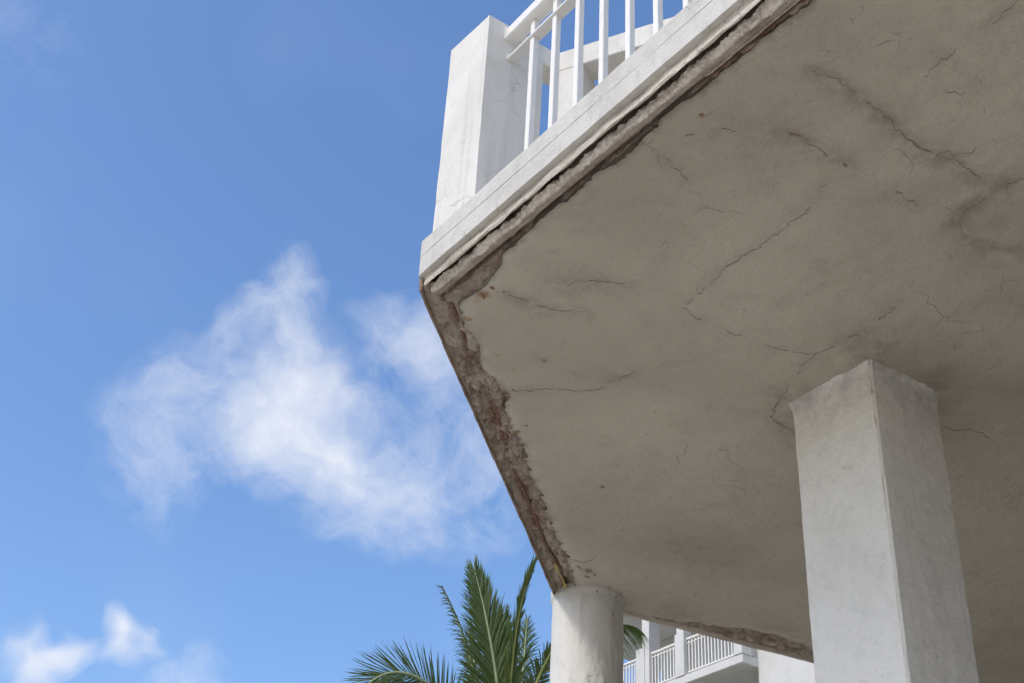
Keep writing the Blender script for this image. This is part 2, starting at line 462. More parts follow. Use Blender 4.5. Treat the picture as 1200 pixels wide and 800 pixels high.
# ---------------------------------------------------------------- plaster boundary, as an inward distance along each edge
def jag(s, seed, amp, f=16.0):
    # broken, angular outline: straight runs between unevenly spaced points
    lo, hi = float(np.min(s)) - 1, float(np.max(s)) + 1
    kr = np.random.default_rng(seed)
    out = 0 * s; a = amp; ff = f
    for o in range(3):
        kn = np.cumsum(kr.exponential(1.0 / ff, int((14.0) * ff * 2) + 8)) - 9.0
        vv = kr.uniform(-1, 1, len(kn)) * np.abs(kr.uniform(0, 1, len(kn))) ** .5
        out = out + a * np.interp(s, kn, vv); a *= .5; ff *= 2.3
    return out
def front_d(y):      # y = world Y along the front edge, 4.0 at the corner
    q = 4.0 - np.asarray(y, float)
    base = np.interp(q, [0, .15, .28, .36, .42, .48, .68, .82, .84, 1.0, 1.13, 1.35, 1.52, 1.74, 1.93, 2.07, 9], [.204, .212, .200, .190, .150, .150, .130, .128, .148, .132, .146, .127, .134, .127, .138, .148, .135])
    notch = .016 * sstep(.55, .75, fbm(q * 3.1, 0 * q, 5, 2)) 
    return base + notch * (q > .6) + jag(q, 31, .013, 9) + jag(q, 32, .005, 50)
def cham_d(s):
    base = np.interp(s, [0, .14, .315, .41, .48, .63, .75, .87, .93, 1.02, 1.18, 1.31, 1.44, 1.67, 1.81, 2.0, 2.34, 2.54, 2.68, 2.92, 3.09, 3.24], [.148, .148, .138, .162, .160, .142, .173, .204, .18, .156, .168, .172, .167, .160, .166, .158, .160, .152, .162, .162, .148, .11])
    saw = ((s * 7.0 + 3.2 * fbm(s * 2.1, 0 * s, 77, 2)) % 1.0) * (.004 + .026 * fbm(s * 4, 0 * s, 78, 2)) * sstep(1.0, 1.6, s)
    return base + saw + jag(s, 41, .017, 9) + jag(s, 42, .006, 48)
def side_d(s):       # s along the far side from P2
    base = np.interp(s, [0, .55, .75, 1.0, 1.25, 1.5, 1.75, 1.95, 2.1, 2.4, 5], [.055, .055, .10, .19, .24, .26, .22, .10, .058, .055, .055])
    return base + jag(s, 51, .030, 6) * sstep(.6, .9, s) * (1 - sstep(1.85, 2.05, s)) + jag(s, 52, .004, 40)

bd = []
ys = np.arange(-4.0, 3.965, .010)
ys = ys[(ys > 1.2) | (np.arange(len(ys)) % 12 == 0)]
for y, d in zip(ys, front_d(ys)): bd.append((P1[0] + d, y))
ss = np.arange(.165, 3.10, .009)
for s, d in zip(ss, cham_d(ss)): bd.append(tuple(P1 + tC * s + nC * d))
s2 = np.arange(.10, 4.85, .012)
s2 = s2[(s2 < 2.6) | (np.arange(len(s2)) % 10 == 0)]
for s, d in zip(s2, side_d(s2)): bd.append(tuple(P2 + tS * s + nS * d))
bd += [(9.48, 5.3), (9.48, -3.98)]
bd = np.array(bd)
keep = [0]
for i in range(1, len(bd)):
    if np.linalg.norm(bd[i] - bd[keep[-1]]) > .004: keep.append(i)
bd = bd[keep]
nb = len(bd)

# crack polylines (plan coordinates on the underside)
def on_soffit(px):
    out = []
    for x, y in px:
        d = ray(x, y); t = (ZS - CAM[2]) / d[2]; out.append((CAM + d * t)[:2])
    return np.array(out)
cracks_px = [
    (3.4, [(801, 364), (820, 346), (841, 327), (855, 313), (873, 301), (890, 292), (905, 280), (924, 268), (946, 251), (961, 225), (978, 208), (993, 197)]),
    (2.2, [(801, 364), (816, 375), (830, 380), (857, 392), (883, 401), (918, 409), (953, 416)]),
    (6.0, [(1050, 358), (1030, 375), (1000, 394), (975, 406), (956, 414), (941, 425), (935, 438), (920, 459), (911, 471), (904, 490), (916, 497), (929, 506)]),
    (2.0, [(904, 490), (886, 504), (865, 515), (841, 529)]),
    (4.2, [(952, 84), (976, 92), (992, 103), (1010, 116), (1031, 131), (1051, 152), (1063, 165), (1072, 173), (1083, 177), (1094, 180), (1108, 186), (1122, 191), (1149, 210)]),
    (3.6, [(1205, 210), (1179, 217), (1166, 227), (1154, 233), (1134, 248), (1122, 262), (1130, 279), (1160, 292), (1190, 296)]),
    (1.6, [(1084, 93), (1090, 87), (1101, 77)]),
    (1.4, [(1096, 97), (1100, 109), (1115, 111), (1130, 112)]),
    (2.2, [(845, 150), (866, 156), (886, 159), (905, 156), (927, 156), (939, 161), (965, 180), (991, 195)]),
    (2.4, [(1049, 225), (1062, 234), (1076, 242)]),
    (2.8, [(1100, 77), (1128, 56), (1150, 42), (1182, 15), (1200, 0)]),
    (1.8, [(661, 341), (676, 331), (692, 331), (708, 333), (736, 335)]),
    (2.6, [(601, 458), (631, 458), (656, 457), (680, 460), (701, 458), (722, 446), (746, 436)]),
    (2.2, [(596, 348), (612, 354), (634, 362), (656, 366), (687, 367)]),
    (2.0, [(780, 187), (790, 196), (800, 205), (805, 215)]),
    (1.8, [(1105, 500), (1120, 504), (1140, 503), (1160, 512)]),
    (1.6, [(1118, 402), (1121, 411)]),
    (2.0, [(672, 655), (683, 658), (692, 655), (700, 648)]),
    (1.6, [(598, 330), (640, 332), (661, 341)]),
]
cracks = [(w, on_soffit(px)) for w, px in cracks_px]
# stains round cracks: index of crack -> (radius m, strength)
stain_w = {0: (.035, .25), 1: (.03, .2), 2: (.05, .45), 4: (.055, .75), 5: (.06, .75), 8: (.07, .55), 9: (.05, .4), 11: (.05, .5), 13: (.06, .6), 12: (.035, .3), 10: (.04, .3), 7: (.05, .3), 14: (.04, .35)}
rust_px = [(822, 135, .014, .9), (566, 346, .050, .85), (576, 338, .022, .8), (547, 374, .034, .85), (550, 390, .030, .8), (559, 352, .05, .6), (590, 343, .012, .7), (596, 464, .022, .85), (602, 433, .02, .6), (582, 416, .022, .7),
           (597, 490, .018, .9), (606, 506, .022, .85), (806, 160, .03, .5), (768, 483, .012, .8), (814, 128, .012, .5), (880, 62, .02, .5), (688, 672, .04, .55), (676, 664, .03, .5), (612, 520, .014, .7), (640, 597, .016, .6), (660, 640, .016, .6)]
stain_px = [(655, 330, .10, .45), (700, 333, .12, .4), (640, 362, .12, .45), (1050, 150, .13, .4), (1170, 285, .25, .35), (1100, 182, .10, .45), (995, 197, .05, .6), (930, 160, .07, .5), (1060, 60, .3, .18),
            (860, 190, .2, .2), (760, 260, .2, .12), (690, 670, .05, .4), (706, 571, .02, .9), (638, 422, .016, .9), (1120, 405, .03, .6), (1019, 412, .20, .7), (930, 468, .17, .7), (1100, 450, .2, .55), (800, 640, .3, .22), (1000, 330, .3, .2), (850, 735, .25, .3), (800, 715, .15, .3), (900, 740, .2, .35), (920, 745, .10, .4)]

def seg_dist(P, poly):
    d = np.full(len(P), 1e9)
    for a, b in zip(poly[:-1], poly[1:]):
        ab = b - a; t = np.clip(((P - a) @ ab) / (ab @ ab), 0, 1)
        d = np.minimum(d, np.linalg.norm(P - (a + t[:, None] * ab), axis=1))
    return d

def inside(P, poly):
    x, y = P[:, 0], P[:, 1]; r = np.zeros(len(P), bool)
    for i in range(len(poly)):
        x0, y0 = poly[i - 1]; x1, y1 = poly[i]
        c = ((y0 > y) != (y1 > y)) & (x < (x1 - x0) * (y - y0) / (y1 - y0 + 1e-12) + x0)
        r ^= c
    return r
def gridpts(x0, x1, y0, y1, st):
    a, b = np.meshgrid(np.arange(x0, x1, st), np.arange(y0, y1, st), indexing='ij')
    q = np.column_stack([a.ravel(), b.ravel()]); return q + rng.uniform(-.3, .3, q.shape) * st
dense = gridpts(2.2, 8.3, 1.3, 6.3, .026)
coarse = gridpts(2.2, 9.5, -4.0, 6.3, .2); coarse = coarse[(coarse[:, 0] > 8.3) | (coarse[:, 1] < 1.3)]
fine = []
for (x, y, r, w) in rust_px + stain_px[11:15]:
    if r < .06:
        c0 = on_soffit([(x, y)])[0]; fine.append(c0 + rng.uniform(-1.6, 1.6, (260, 2)) * r)
P = np.vstack([dense, coarse] + fine)
P = P[inside(P, bd)]
dB = np.full(len(P), 9.0)
for i in range(0, nb):                                        # keep clear of the outline
    near = (abs(P[:, 0] - bd[i, 0]) < .012) & (abs(P[:, 1] - bd[i, 1]) < .012)
    dB[near] = 0
P = P[dB > 0]
allp = [Vector(q) for q in bd] + [Vector(q) for q in P]
res = delaunay_2d_cdt(allp, [(i, (i + 1) % nb) for i in range(nb)], [], 1, 1e-6)
V2 = np.array([tuple(v) for v in res[0]]); tri = [tuple(f) for f in res[2]]
origs = res[3]
z = (fbm(V2[:, 0] * 1.3, V2[:, 1] * 1.3, 61, 3) - .5) * .028 + (fbm(V2[:, 0] * 5, V2[:, 1] * 5, 63, 3) - .5) * .007
dbs = seg_dist(V2, bd[:-2])
z = z * sstep(.0, .25, dbs) + (fbm(V2[:, 0] * 22, V2[:, 1] * 22, 65, 3) - .5) * .008 * (1 - sstep(0, .12, dbs))
stain = np.zeros(len(V2)); rust = np.zeros(len(V2))
for k, (r, w) in stain_w.items():
    d = seg_dist(V2, cracks[k][1])
    wig = .5 + 1.0 * fbm(V2[:, 0] * 6, V2[:, 1] * 6, 71 + k, 3)
    stain = np.maximum(stain, w * np.exp(-(d / (r * wig)) ** 2))
    z += .005 * np.exp(-(d / .03) ** 2) - .006 * np.exp(-((d - .07) / .05) ** 2) * (k in (4, 5))
for (x, y, r, w) in stain_px:
    d = np.linalg.norm(V2 - on_soffit([(x, y)])[0], axis=1); stain = np.maximum(stain, w * np.exp(-(d / r) ** 2))
for (x, y, r, w) in rust_px:
    d = np.linalg.norm(V2 - on_soffit([(x, y)])[0], axis=1); rust = np.maximum(rust, w * np.exp(-(d / r) ** 2))
pale = np.exp(-(dbs / .05) ** 2) * (V2[:, 1] > 3.4) * .9
pale *= sstep(.3, .6, fbm(V2[:, 0] * 9, V2[:, 1] * 9, 88, 3))
stain = np.maximum(stain, .35 * np.exp(-(dbs / .03) ** 2) * sstep(.45, .6, fbm(V2[:, 0] * 12, V2[:, 1] * 12, 89, 3)))
V = np.column_stack([V2, ZS + z])
# rim: the outline carried up so the plaster has thickness
bi = [None] * nb
for i, o in enumerate(origs):
    for q in o:
        if q < nb: bi[q] = i
nv = len(V)
rimv = V[[b for b in bi]].copy()
cen = np.array([5.5, 3.5]); 
rimv[:, 2] += .030
V = np.vstack([V, rimv])
F = []
for f in tri:
    a, b, c = (V2[i] for i in f)
    cr = (b[0] - a[0]) * (c[1] - a[1]) - (b[1] - a[1]) * (c[0] - a[0])
    F.append(f if cr < 0 else f[::-1])                          # face down
for i in range(nb):
    j = (i + 1) % nb
    F.append((bi[i], bi[j], nv + j, nv + i))
pad = np.zeros(nb)
soffit = mesh('soffit', V, F, M_soffit, balcony, smooth=True, attrs={'stain': np.concatenate([stain, pad + .6]), 'rust': np.concatenate([rust, pad]), 'pale': np.concatenate([pale, pad])})

def soffit_z(xy):
    """height of the plaster at plan points (nearest vertex)"""
    out = []
    for q in xy:
        i = np.argmin((V2[:, 0] - q[0]) ** 2 + (V2[:, 1] - q[1]) ** 2); out.append(V[i, 2])
    return np.array(out)

# cracks: jagged, tapering slivers
for ci, (w, poly) in enumerate(cracks):
    pts = [poly[0]]
    for a, b in zip(poly[:-1], poly[1:]):
        k = max(2, int(np.linalg.norm(b - a) / .014))
        for j in range(1, k + 1): pts.append(a + (b - a) * j / k)
    pts = np.array(pts)
    pts[1:-1] += rng.normal(0, .0050, pts[1:-1].shape)
    L = np.arange(len(pts)) / (len(pts) - 1)
    wid = w * .00042 * np.clip(4.2 * fbm(L * len(pts) * .15, 0 * L, ci * 3 + 5, 5, .6) - 1.6, .0, 1.4) * np.minimum(1, np.minimum(L, 1 - L) * 9 + .15)
    if ci == 4: wid += .0045 * np.exp(-((L - .66) / .06) ** 2)
    zz = soffit_z(pts) - .0022
    t = np.gradient(pts, axis=0); t /= np.linalg.norm(t, axis=1)[:, None] + 1e-9; nn = np.column_stack([t[:, 1], -t[:, 0]])
    on = np.concatenate([[False], wid > w * .00008, [False]])
    starts = [i for i in range(1, len(on)) if on[i] and not on[i - 1]]
    for i0 in starts:                              # every unbroken run is a crack of its own
        i1 = i0
        while on[i1]: i1 += 1
        a0, a1 = max(0, i0 - 2), min(len(pts), i1)
        if a1 - a0 < 4: continue
        sl_ = slice(a0, a1); k = a1 - a0
        ww = wid[sl_].copy(); ww[0] = ww[-1] = .0002
        q, qn, qz = pts[sl_], nn[sl_], zz[sl_]
        v = np.vstack([np.column_stack([q + qn * ww[:, None], qz]), np.column_stack([q - qn * ww[:, None], qz]), np.column_stack([q, qz + .006])])
        f = [(i, i + 1, k + i + 1, k + i) for i in range(k - 1)]
        f += [(i, 2 * k + i, 2 * k + i + 1, i + 1) for i in range(k - 1)] + [(k + i, k + i + 1, 2 * k + i + 1, 2 * k + i) for i in range(k - 1)]
        mesh('crack', v, f, M_crack, soffit)

# flaked spots: thin irregular patches of bare or rusty plaster
def patch(px, py, rx, ry, ang, mat, seed, name='flaked_patch'):
    c0 = on_soffit([(px, py)])[0]
    th = np.linspace(0, 2 * np.pi, 26, endpoint=False)
    rr = .35 + 1.1 * fbm(np.cos(th) * 2.2 + 5, np.sin(th) * 2.2 + 5, seed, 4)
    q = np.column_stack([np.cos(th) * rx * rr, np.sin(th) * ry * rr])
    ca, sa = math.cos(ang), math.sin(ang)
    q = q @ np.array([[ca, sa], [-sa, ca]]) + c0
    zz = soffit_z(q)
    v = np.vstack([np.column_stack([q, zz - .0018]), np.column_stack([q, zz + .006]), [[c0[0], c0[1], zz.mean() - .0022]]])
    k = len(q)
    f = [(i, k + i, k + (i + 1) % k, (i + 1) % k) for i in range(k)] + [(2 * k, i, (i + 1) % k) for i in range(k)]
    mesh(name, v, f, mat, soffit)
for i, a in enumerate([(690, 668, .030, .020, .4, M_bare), (688, 675, .022, .013, .2, M_bare), (697, 673, .02, .008, 1.2, M_bare), (822, 135, .012, .008, .5, M_rust), (566, 347, .026, .008, .7, M_rust), (577, 338, .014, .006, .5, M_rust),
        (590, 343, .010, .005, .6, M_bare), (594, 462, .010, .018, .2, M_bare), (605, 505, .008, .020, .3, M_rust),
        (601, 457, .010, .007, .2, M_crack), (638, 423, .013, .010, .2, M_crack), (706, 571, .014, .008, .0, M_crack), (808, 158, .018, .004, 2.2, M_bare), (679, 664, .030, .006, .3, M_bare),
        (991, 196, .014, .007, .2, M_bare), (931, 159, .022, .006, 2.7, M_bare), (1086, 178, .024, .004, 2.8, M_crack), (617, 498, .012, .006, .2, M_bare)]):
    patch(*a, seed=200 + i)

# ---------------------------------------------------------------- broken concrete bands
def band(name, A, t, nrm, s, d, zf, colf, edge_in):
    S, D = np.meshgrid(s, d, indexing='ij')
    Z = zf(S, D); rust, pale = colf(S, D)
    xy = A[None, None, :] + S[..., None] * t + D[..., None] * nrm
    V = np.concatenate([xy, (ZS + Z)[..., None]], -1).reshape(-1, 3)
    return mesh(name, V, grid_faces(len(s), len(d), flip=False), M_broken, balcony, attrs={'rust': rust.ravel(), 'pale': pale.ravel()})
def cells(x, y, seed):
    """rounded lumps: 1 in the middle of a lump, 0 in the joints"""
    wx = x + .5 * (fbm(x * 1.1, y * 1.1, seed + 1, 3) - .5); wy = y + .5 * (fbm(x * 1.1 + 9, y * 1.1, seed + 2, 3) - .5)
    xi, yi = np.floor(wx).astype(np.int64), np.floor(wy).astype(np.int64)
    f1 = np.full(x.shape, 9.0); f2 = np.full(x.shape, 9.0)
    for a in (-1, 0, 1):
        for b in (-1, 0, 1):
            cx, cy = xi + a, yi + b
            ox = vnoise(cx * 7.31 + .5, cy * 3.17 + .5, seed); oy = vnoise(cx * 2.71 + .5, cy * 5.93 + .5, seed + 3)
            dd = np.hypot(cx + ox - wx, cy + oy - wy)
            f2 = np.where(dd < f1, f1, np.minimum(f2, dd)); f1 = np.minimum(f1, dd)
    return np.clip((f2 - f1) * 1.6, 0, 1)

# chamfered edge
s = np.arange(.02, 3.23, .0065); d = np.arange(.012, .30, .0062)
def zf(S, D):
    mk = sstep(.42, .58, fbm(S * 2.3, D * 2.3, 6, 2)); lump = cells(S * 15, D * 17, 5) * (1 - mk) + cells(S * 5.5, D * 8, 4) * mk
    rec = .048 + .030 * (fbm(S * 4, D * 4, 8, 3) - .5)
    z = rec - .036 * np.sqrt(lump) + (fbm(S * 60, D * 60, 9, 4, .6) - .5) * .020 + (fbm(S * 14, D * 14, 19, 3) - .5) * .024
    bar = .085 + .010 * np.sin(S * 2.3) + .006 * np.sin(S * 7)
    z += .022 * np.exp(-((D - bar) / .012) ** 2)                       # slot the bar lies in
    z = np.where(D < .030, np.minimum(z, .010 + (D - .012) * 1.2), z)
    inn = cham_d(S)
    z += .020 * sstep(inn - .05, inn - .005, D) * sstep(.42, .6, fbm(S * 6, D * 3, 14, 3))   # hollows along the plaster
    return np.clip(z, -.004, .11)
def colf(S, D):
    bar = .085 + .010 * np.sin(S * 2.3) + .006 * np.sin(S * 7)
    r = .95 * np.exp(-((D - bar) / .034) ** 2) * sstep(.25, .55, fbm(S * 5, D * 8, 15, 3))
    inn = cham_d(S)
    r = np.maximum(r, .6 * np.exp(-((D - inn) / .018) ** 2) * sstep(.4, .6, fbm(S * 7, D * 2, 16, 3)))
    pl = .75 * np.exp(-((D - .022) / .006) ** 2) * sstep(.3, .5, fbm(S * 20, 0 * S, 17, 3)) + .35 * sstep(.5, .75, fbm(S * 9, D * 9, 18, 3))
    return r, pl
band('exposed_concrete', P1, tC, nC, s, d, zf, colf, None)

# front edge
s = np.arange(-8.0, 0.03, .0065); s = s[(s > -2.9) | (np.arange(len(s)) % 10 == 0)]
d = np.concatenate([np.arange(.044, .10, .009), np.arange(.10, .150, .0032), np.arange(.150, .30, .006)])
def mid_op(S):
    mid = .122 + .014 * (fbm(S * 3, 0 * S, 106, 3) - .5) + .012 * (fbm(S * 20, 0 * S, 107, 3) - .5)
    op = sstep(.44, .56, fbm(S * 2.6, 0 * S + 3.3, 108, 3)); op = np.maximum(op, sstep(-.62, -.5, S))
    return mid, op
def zf(S, D):
    mid, op = mid_op(S)
    wdt = .004 + .0085 * op
    z = np.full(S.shape, .135)                                      # roof of the long cavity
    und = -.002 + .006 * (fbm(S * 9, D * 9, 105, 4) - .5)
    z = np.where(D > .100, .135 + (und - .135) * sstep(.100, .106, D), z)
    cr = np.exp(-np.abs((D - mid) / wdt) ** 4) * (D > .104)
    z += (.03 + .11 * op) * cr
    beyond = sstep(0, .010, D - mid - wdt)
    inner = .020 + .012 * op + (fbm(S * 30, D * 30, 109, 5, .6) - .5) * .030 - .014 * cells(S * 9, D * 12, 110)
    z = z * (1 - beyond) + inner * beyond
    return np.clip(z, -.008, .136)
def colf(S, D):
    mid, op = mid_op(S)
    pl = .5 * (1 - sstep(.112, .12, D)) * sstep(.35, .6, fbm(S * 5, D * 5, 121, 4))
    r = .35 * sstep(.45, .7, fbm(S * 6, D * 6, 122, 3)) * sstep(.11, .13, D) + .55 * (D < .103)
    r = np.maximum(r, .95 * np.exp(-((D - mid) / .016) ** 2))  # rust stain that also paints the shade inside the crevice
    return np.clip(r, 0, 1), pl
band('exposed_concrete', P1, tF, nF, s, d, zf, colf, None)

# the crumbling ridge that hangs between the two crevices
rs = np.arange(-6.0, -.02, .006); rs = rs[(rs > -2.9) | (np.arange(len(rs)) % 8 == 0)]
prof = [(.066, -.008), (.061, -.001), (.058, .008), (.056, .016), (.056, .024), (.060, .032), (.075, .042), (.095, .060), (.1045, .060), (.1045, .0), (.100, -.003), (.092, -.006), (.084, -.008), (.075, -.009)]
off = .020 * (fbm(rs * 1.7, 0 * rs, 141, 3) - .5) + .008 * (fbm(rs * 9, 0 * rs, 142, 3) - .5)
V = []; rr_ = []; pp_ = []
for k, (dd, zz) in enumerate(prof):
    fr = k <= 6
    am = (.026 if k < 6 else .010) if fr else .004
    jd = (fbm(rs * 13, 0 * rs + k * .35, 143, 6, .74) - .5) * 2 * am + (off if k not in (8, 9) else 0) * (1 if fr else max(0, (.1045 - dd) / .04))
    jz = (fbm(rs * 11, 0 * rs + k * .4 + 40, 144, 6, .74) - .5) * 2 * am * .6
    if k in (8, 9): jd = jd * 0
    q = P1[None, :] + rs[:, None] * tF + (dd + jd)[:, None] * nF
    V.append(np.column_stack([q, ZS + zz + jz])); pp_.append(np.full(len(rs), 1.1 if fr else .12) * (.7 + .5 * fbm(rs * 8, 0 * rs + k, 145, 3))); rr_.append(.5 * sstep(.55, .75, fbm(rs * 7, 0 * rs + k * .3, 146, 3)))  # pale concrete, its front painted brighter than the underside as if sunlit
mesh('broken_ridge', np.stack(V, 1).reshape(-1, 3), grid_faces(len(rs), len(prof), flip=True, wrap=True), M_broken, balcony, attrs={'rust': np.stack(rr_, 1).ravel(), 'pale': np.clip(np.stack(pp_, 1).ravel(), 0, 1)})

# far side
s = np.arange(.02, 4.85, .012); s = s[(s < 2.7) | (np.arange(len(s)) % 8 == 0)]; d = np.arange(.050, .36, .010)
def zf(S, D):
    return np.clip(.045 - .04 * np.sqrt(cells(S * 6, D * 9, 131)) + (fbm(S * 25, D * 25, 132, 4) - .5) * .04, 0.001, .1)
def colf(S, D):
    return .35 * sstep(.45, .65, fbm(S * 4, D * 6, 133, 3)), .5 * sstep(.5, .7, fbm(S * 7, D * 7, 134, 3))
band('exposed_concrete', P2, tS, nS, s, d, zf, colf, None)

# corroded bars left in the broken edge
def bar(A, t, nrm, s0, s1, df, zf_, r, mat, seed, name='rebar'):
    s = np.arange(s0, s1, .02)
    pts = [np.array([*(A + t * q + nrm * df(q)), ZS + zf_(q)]) for q in s]
    rad = r * (.45 + 1.1 * fbm(s * 14, 0 * s, seed, 4))
    b = MB().tube(pts, rad, 7); return b.build(name, mat, balcony, smooth=True)
bar(P1, tC, nC, .10, 3.02, lambda q: .085 + .010 * math.sin(q * 2.3) + .006 * math.sin(q * 7), lambda q: .040 + .010 * math.sin(q * 9) + .012 * math.sin(q * 2.1), .0085, M_rebar, 301)
bar(P1, tF, nF, -.95, -.05, lambda q: .170 + .006 * math.sin(q * 9), lambda q: .050 + .012 * math.sin(q * 8), .006, M_rebar, 303)
bar(P1, tC, nC, 2.78, 3.16, lambda q: .088 + .03 * (q - 2.78), lambda q: .006 + .003 * math.sin(q * 30), .006, M_pipe, 305, 'yellow_strand')
# paint film curling off the chamfer's outer edge
s = np.arange(.05, 3.18, .012)
o1 = .020 + .006 * (fbm(s * 14, 0 * s, 311, 4) - .5) * 2
v = []
for q, off in zip(s, o1):
    b = P1 + tC * q + nC * off
    v.append((*b, ZS + .012)); v.append((*(b + nC * .004), ZS - .006 - .004 * random.random())); v.append((*(b + nC * .006), ZS + .012))
mesh('paint_film', v, grid_faces(len(s), 3).tolist(), M_lip, balcony)

# ================================================================== columns
def column_square():
    x0, x1, y0, y1 = 4.045, 4.495, 3.165, 3.642
    t = thing('square_column', ((x0 + x1) / 2, (y0 + y1) / 2, 0), 'thick square stuccoed white column holding up the balcony slab', 'column')
    # rings of a rounded square, slightly uneven
    hs = np.concatenate([np.linspace(0, 2.4, 12, endpoint=False), np.arange(2.4, ZS + .02, .02)])
    nseg = 22; b = .012
    def ring():
        out = []
        cor = [(x0, y0), (x1, y0), (x1, y1), (x0, y1)]
        for k in range(4):
            a = np.array(cor[k]); c = np.array(cor[(k + 1) % 4]); L = np.linalg.norm(c - a); u = (c - a) / L
            for q in np.linspace(b, L - b, nseg): out.append(a + u * q)
            c2 = np.array(cor[(k + 1) % 4]); nx = np.array(cor[(k + 2) % 4]); u2 = unit(nx - c2)
            out.append(c2 - u * b * .29 + u2 * b * .29)
        return np.array(out)
    rg = ring(); c0 = np.array([(x0 + x1) / 2, (y0 + y1) / 2]); nr = len(rg)
    V = []
    for h in hs:
        dirn = rg - c0; dirn /= np.linalg.norm(dirn, axis=1)[:, None]
        k = np.arange(nr)
        am = (fbm(k * .35, 0 * k + h * 5, 401, 4) - .5) * .006 + (fbm(k * .9, 0 * k + h * 24, 402, 3) - .5) * .004
        edge = (k % (nseg + 1) == nseg)
        am = am - edge * (.003 + .014 * sstep(.58, .75, fbm(0 * k + h * 14, k * 1.0, 403, 4)))
        flare = .022 * math.exp(-max(0, ZS - h) / .028) * (.4 + 1.2 * fbm(k * .5, 0 * k + 3, 404, 3))            # plaster fillet at the ceiling
        V.append(np.column_stack([rg + dirn * (am + flare)[:, None], np.full(nr, h)]))
    V = np.array(V).reshape(-1, 3)
    gz = .75 * np.exp(-(np.clip(ZS - V[:, 2], 0, 9) / .16) ** 1.3)  # grime and painted ceiling shade, darkening towards the column top
    mesh('shaft', V, grid_faces(len(hs), nr, wrap=True).tolist(), M_column, t, smooth=False, attrs={'grime_shade': gz})
    MB().box((x0 - .05, y0 - .05, 0), (x1 + .05, y1 + .05, .14), .01).build('plinth', M_column, t)
column_square()

def column_round():
    cx, cy, r = 4.792, 6.10, .219
    t = thing('round_column', (cx, cy, 0), 'white round column with blistered paint below the slab corner', 'column')
    hs = np.concatenate([np.linspace(0, 3.6, 16, endpoint=False), np.arange(3.6, ZS + .05, .013)])
    nr = 120; th = np.linspace(0, 2 * np.pi, nr, endpoint=False)
    V = []
    for h in hs:
        blis = sstep(.60, .74, fbm(th * 6 / 1.0 + 30, 0 * th + h * 4.5, 411, 4)) * .004
        am = (fbm(th * 2 + 3, 0 * th + h * 3, 412, 3) - .5) * .006 * np.sin(th / 2) + blis + (fbm(th * 14, 0 * th + h * 50, 413, 3) - .5) * .0035
        cap = .010 * sstep(ZS - .028, ZS - .020, h)                # a slightly proud collar against the slab
        rr = r + am + cap
        V.append(np.column_stack([cx + rr * np.cos(th), cy + rr * np.sin(th), np.full(nr, min(h, ZS + .03))]))
    V = np.array(V).reshape(-1, 3)
    gz = .5 * np.exp(-(np.clip(ZS - V[:, 2], 0, 9) / .05) ** 1.5)  # short band of the same grime and painted shade under the slab
    mesh('shaft', V, grid_faces(len(hs), nr, wrap=True).tolist(), M_round, t, smooth=True, attrs={'grime_shade': gz})
    for a, rr in ((-2.0, .006), (-1.62, .005), (-1.40, .0045)):      # small holes under the collar
        b = MB(); p0 = np.array([cx + (r + .009) * math.cos(a), cy + (r + .009) * math.sin(a), ZS - .03])
        b.tube([p0, p0 + np.array([math.cos(a), math.sin(a), 0]) * .006], rr, 8).build('anchor_hole', M_crack, t)
column_round()

# ================================================================== post and railing on the slab
ZT = ZS + .252
def jitter_box(lo, hi, st, seed, amp):
    """a solid block with lightly uneven faces"""
    lo = np.array(lo); hi = np.array(hi); V = []; F = []
    for a in range(3):
        u, w = (a + 1) % 3, (a + 2) % 3
        nu = max(2, int((hi[u] - lo[u]) / st) + 1); nw = max(2, int((hi[w] - lo[w]) / st) + 1)
        for sg in (0, 1):
            b = len(V)
            for i in np.linspace(lo[u], hi[u], nu):
                for j in np.linspace(lo[w], hi[w], nw):
                    p_ = np.zeros(3); p_[a] = hi[a] if sg else lo[a]; p_[u] = i; p_[w] = j; V.append(p_)
            F += [tuple(int(q) + b for q in f) for f in grid_faces(nu, nw, flip=(sg == 1))]
    V = np.array(V)
    for a in range(3):
        V[:, a] += (fbm(V[:, (a + 1) % 3] * 8 + V[:, a] * 3, V[:, (a + 2) % 3] * 8 + V[:, a] * 5, seed + a, 3) - .5) * amp
    return V, F
post = thing('railing_post', (2.37, 3.76, ZT), 'tall white concrete post at the balcony corner where the railing ends', 'post')
v, f = jitter_box((2.205, 3.605, ZT - .006), (2.515, 3.925, ZS + 1.335), .02, 501, .0035)
# slightly sloping top
v = np.array(v); v[:, 2] += np.where(v[:, 2] > ZS + 1.2, (v[:, 1] - 3.605) * .10 - .012, 0)
mesh('shaft', v, f, M_post, post)

rail = thing('railing', (2.345, 3.6, ZT), 'white metal railing with square balusters along the balcony front', 'railing')
yr0, yr1 = -3.9, 3.62
MB().box((2.300, yr0, ZS + 1.233), (2.372, yr1, ZS + 1.298), .008).build('handrail', M_metal, rail)
MB().box((2.320, yr0, ZS + 1.118), (2.372, yr1, ZS + 1.130), .002).build('lower_rail', M_metal, rail)
MB().box((2.294, 3.5995, ZS + 1.225), (2.380, 3.6065, ZS + 1.306), .002).build('wall_plate', M_metal, rail)
MB().box((2.314, 3.5995, ZS + 1.108), (2.380, 3.6065, ZS + 1.142), .002).build('wall_plate', M_metal, rail)
bal = None
y = 3.437
while y > yr0 + .1:
    if bal is None:
        bal = MB().box((2.330, y - .014, ZT - .01), (2.360, y + .014, ZS + 1.234), .003).build('baluster', M_metal, rail)
        by = y
    else:
        c = bal.copy(); COL.objects.link(c); c.parent = rail; c.location = (0, y - by, 0)
    y -= .1640

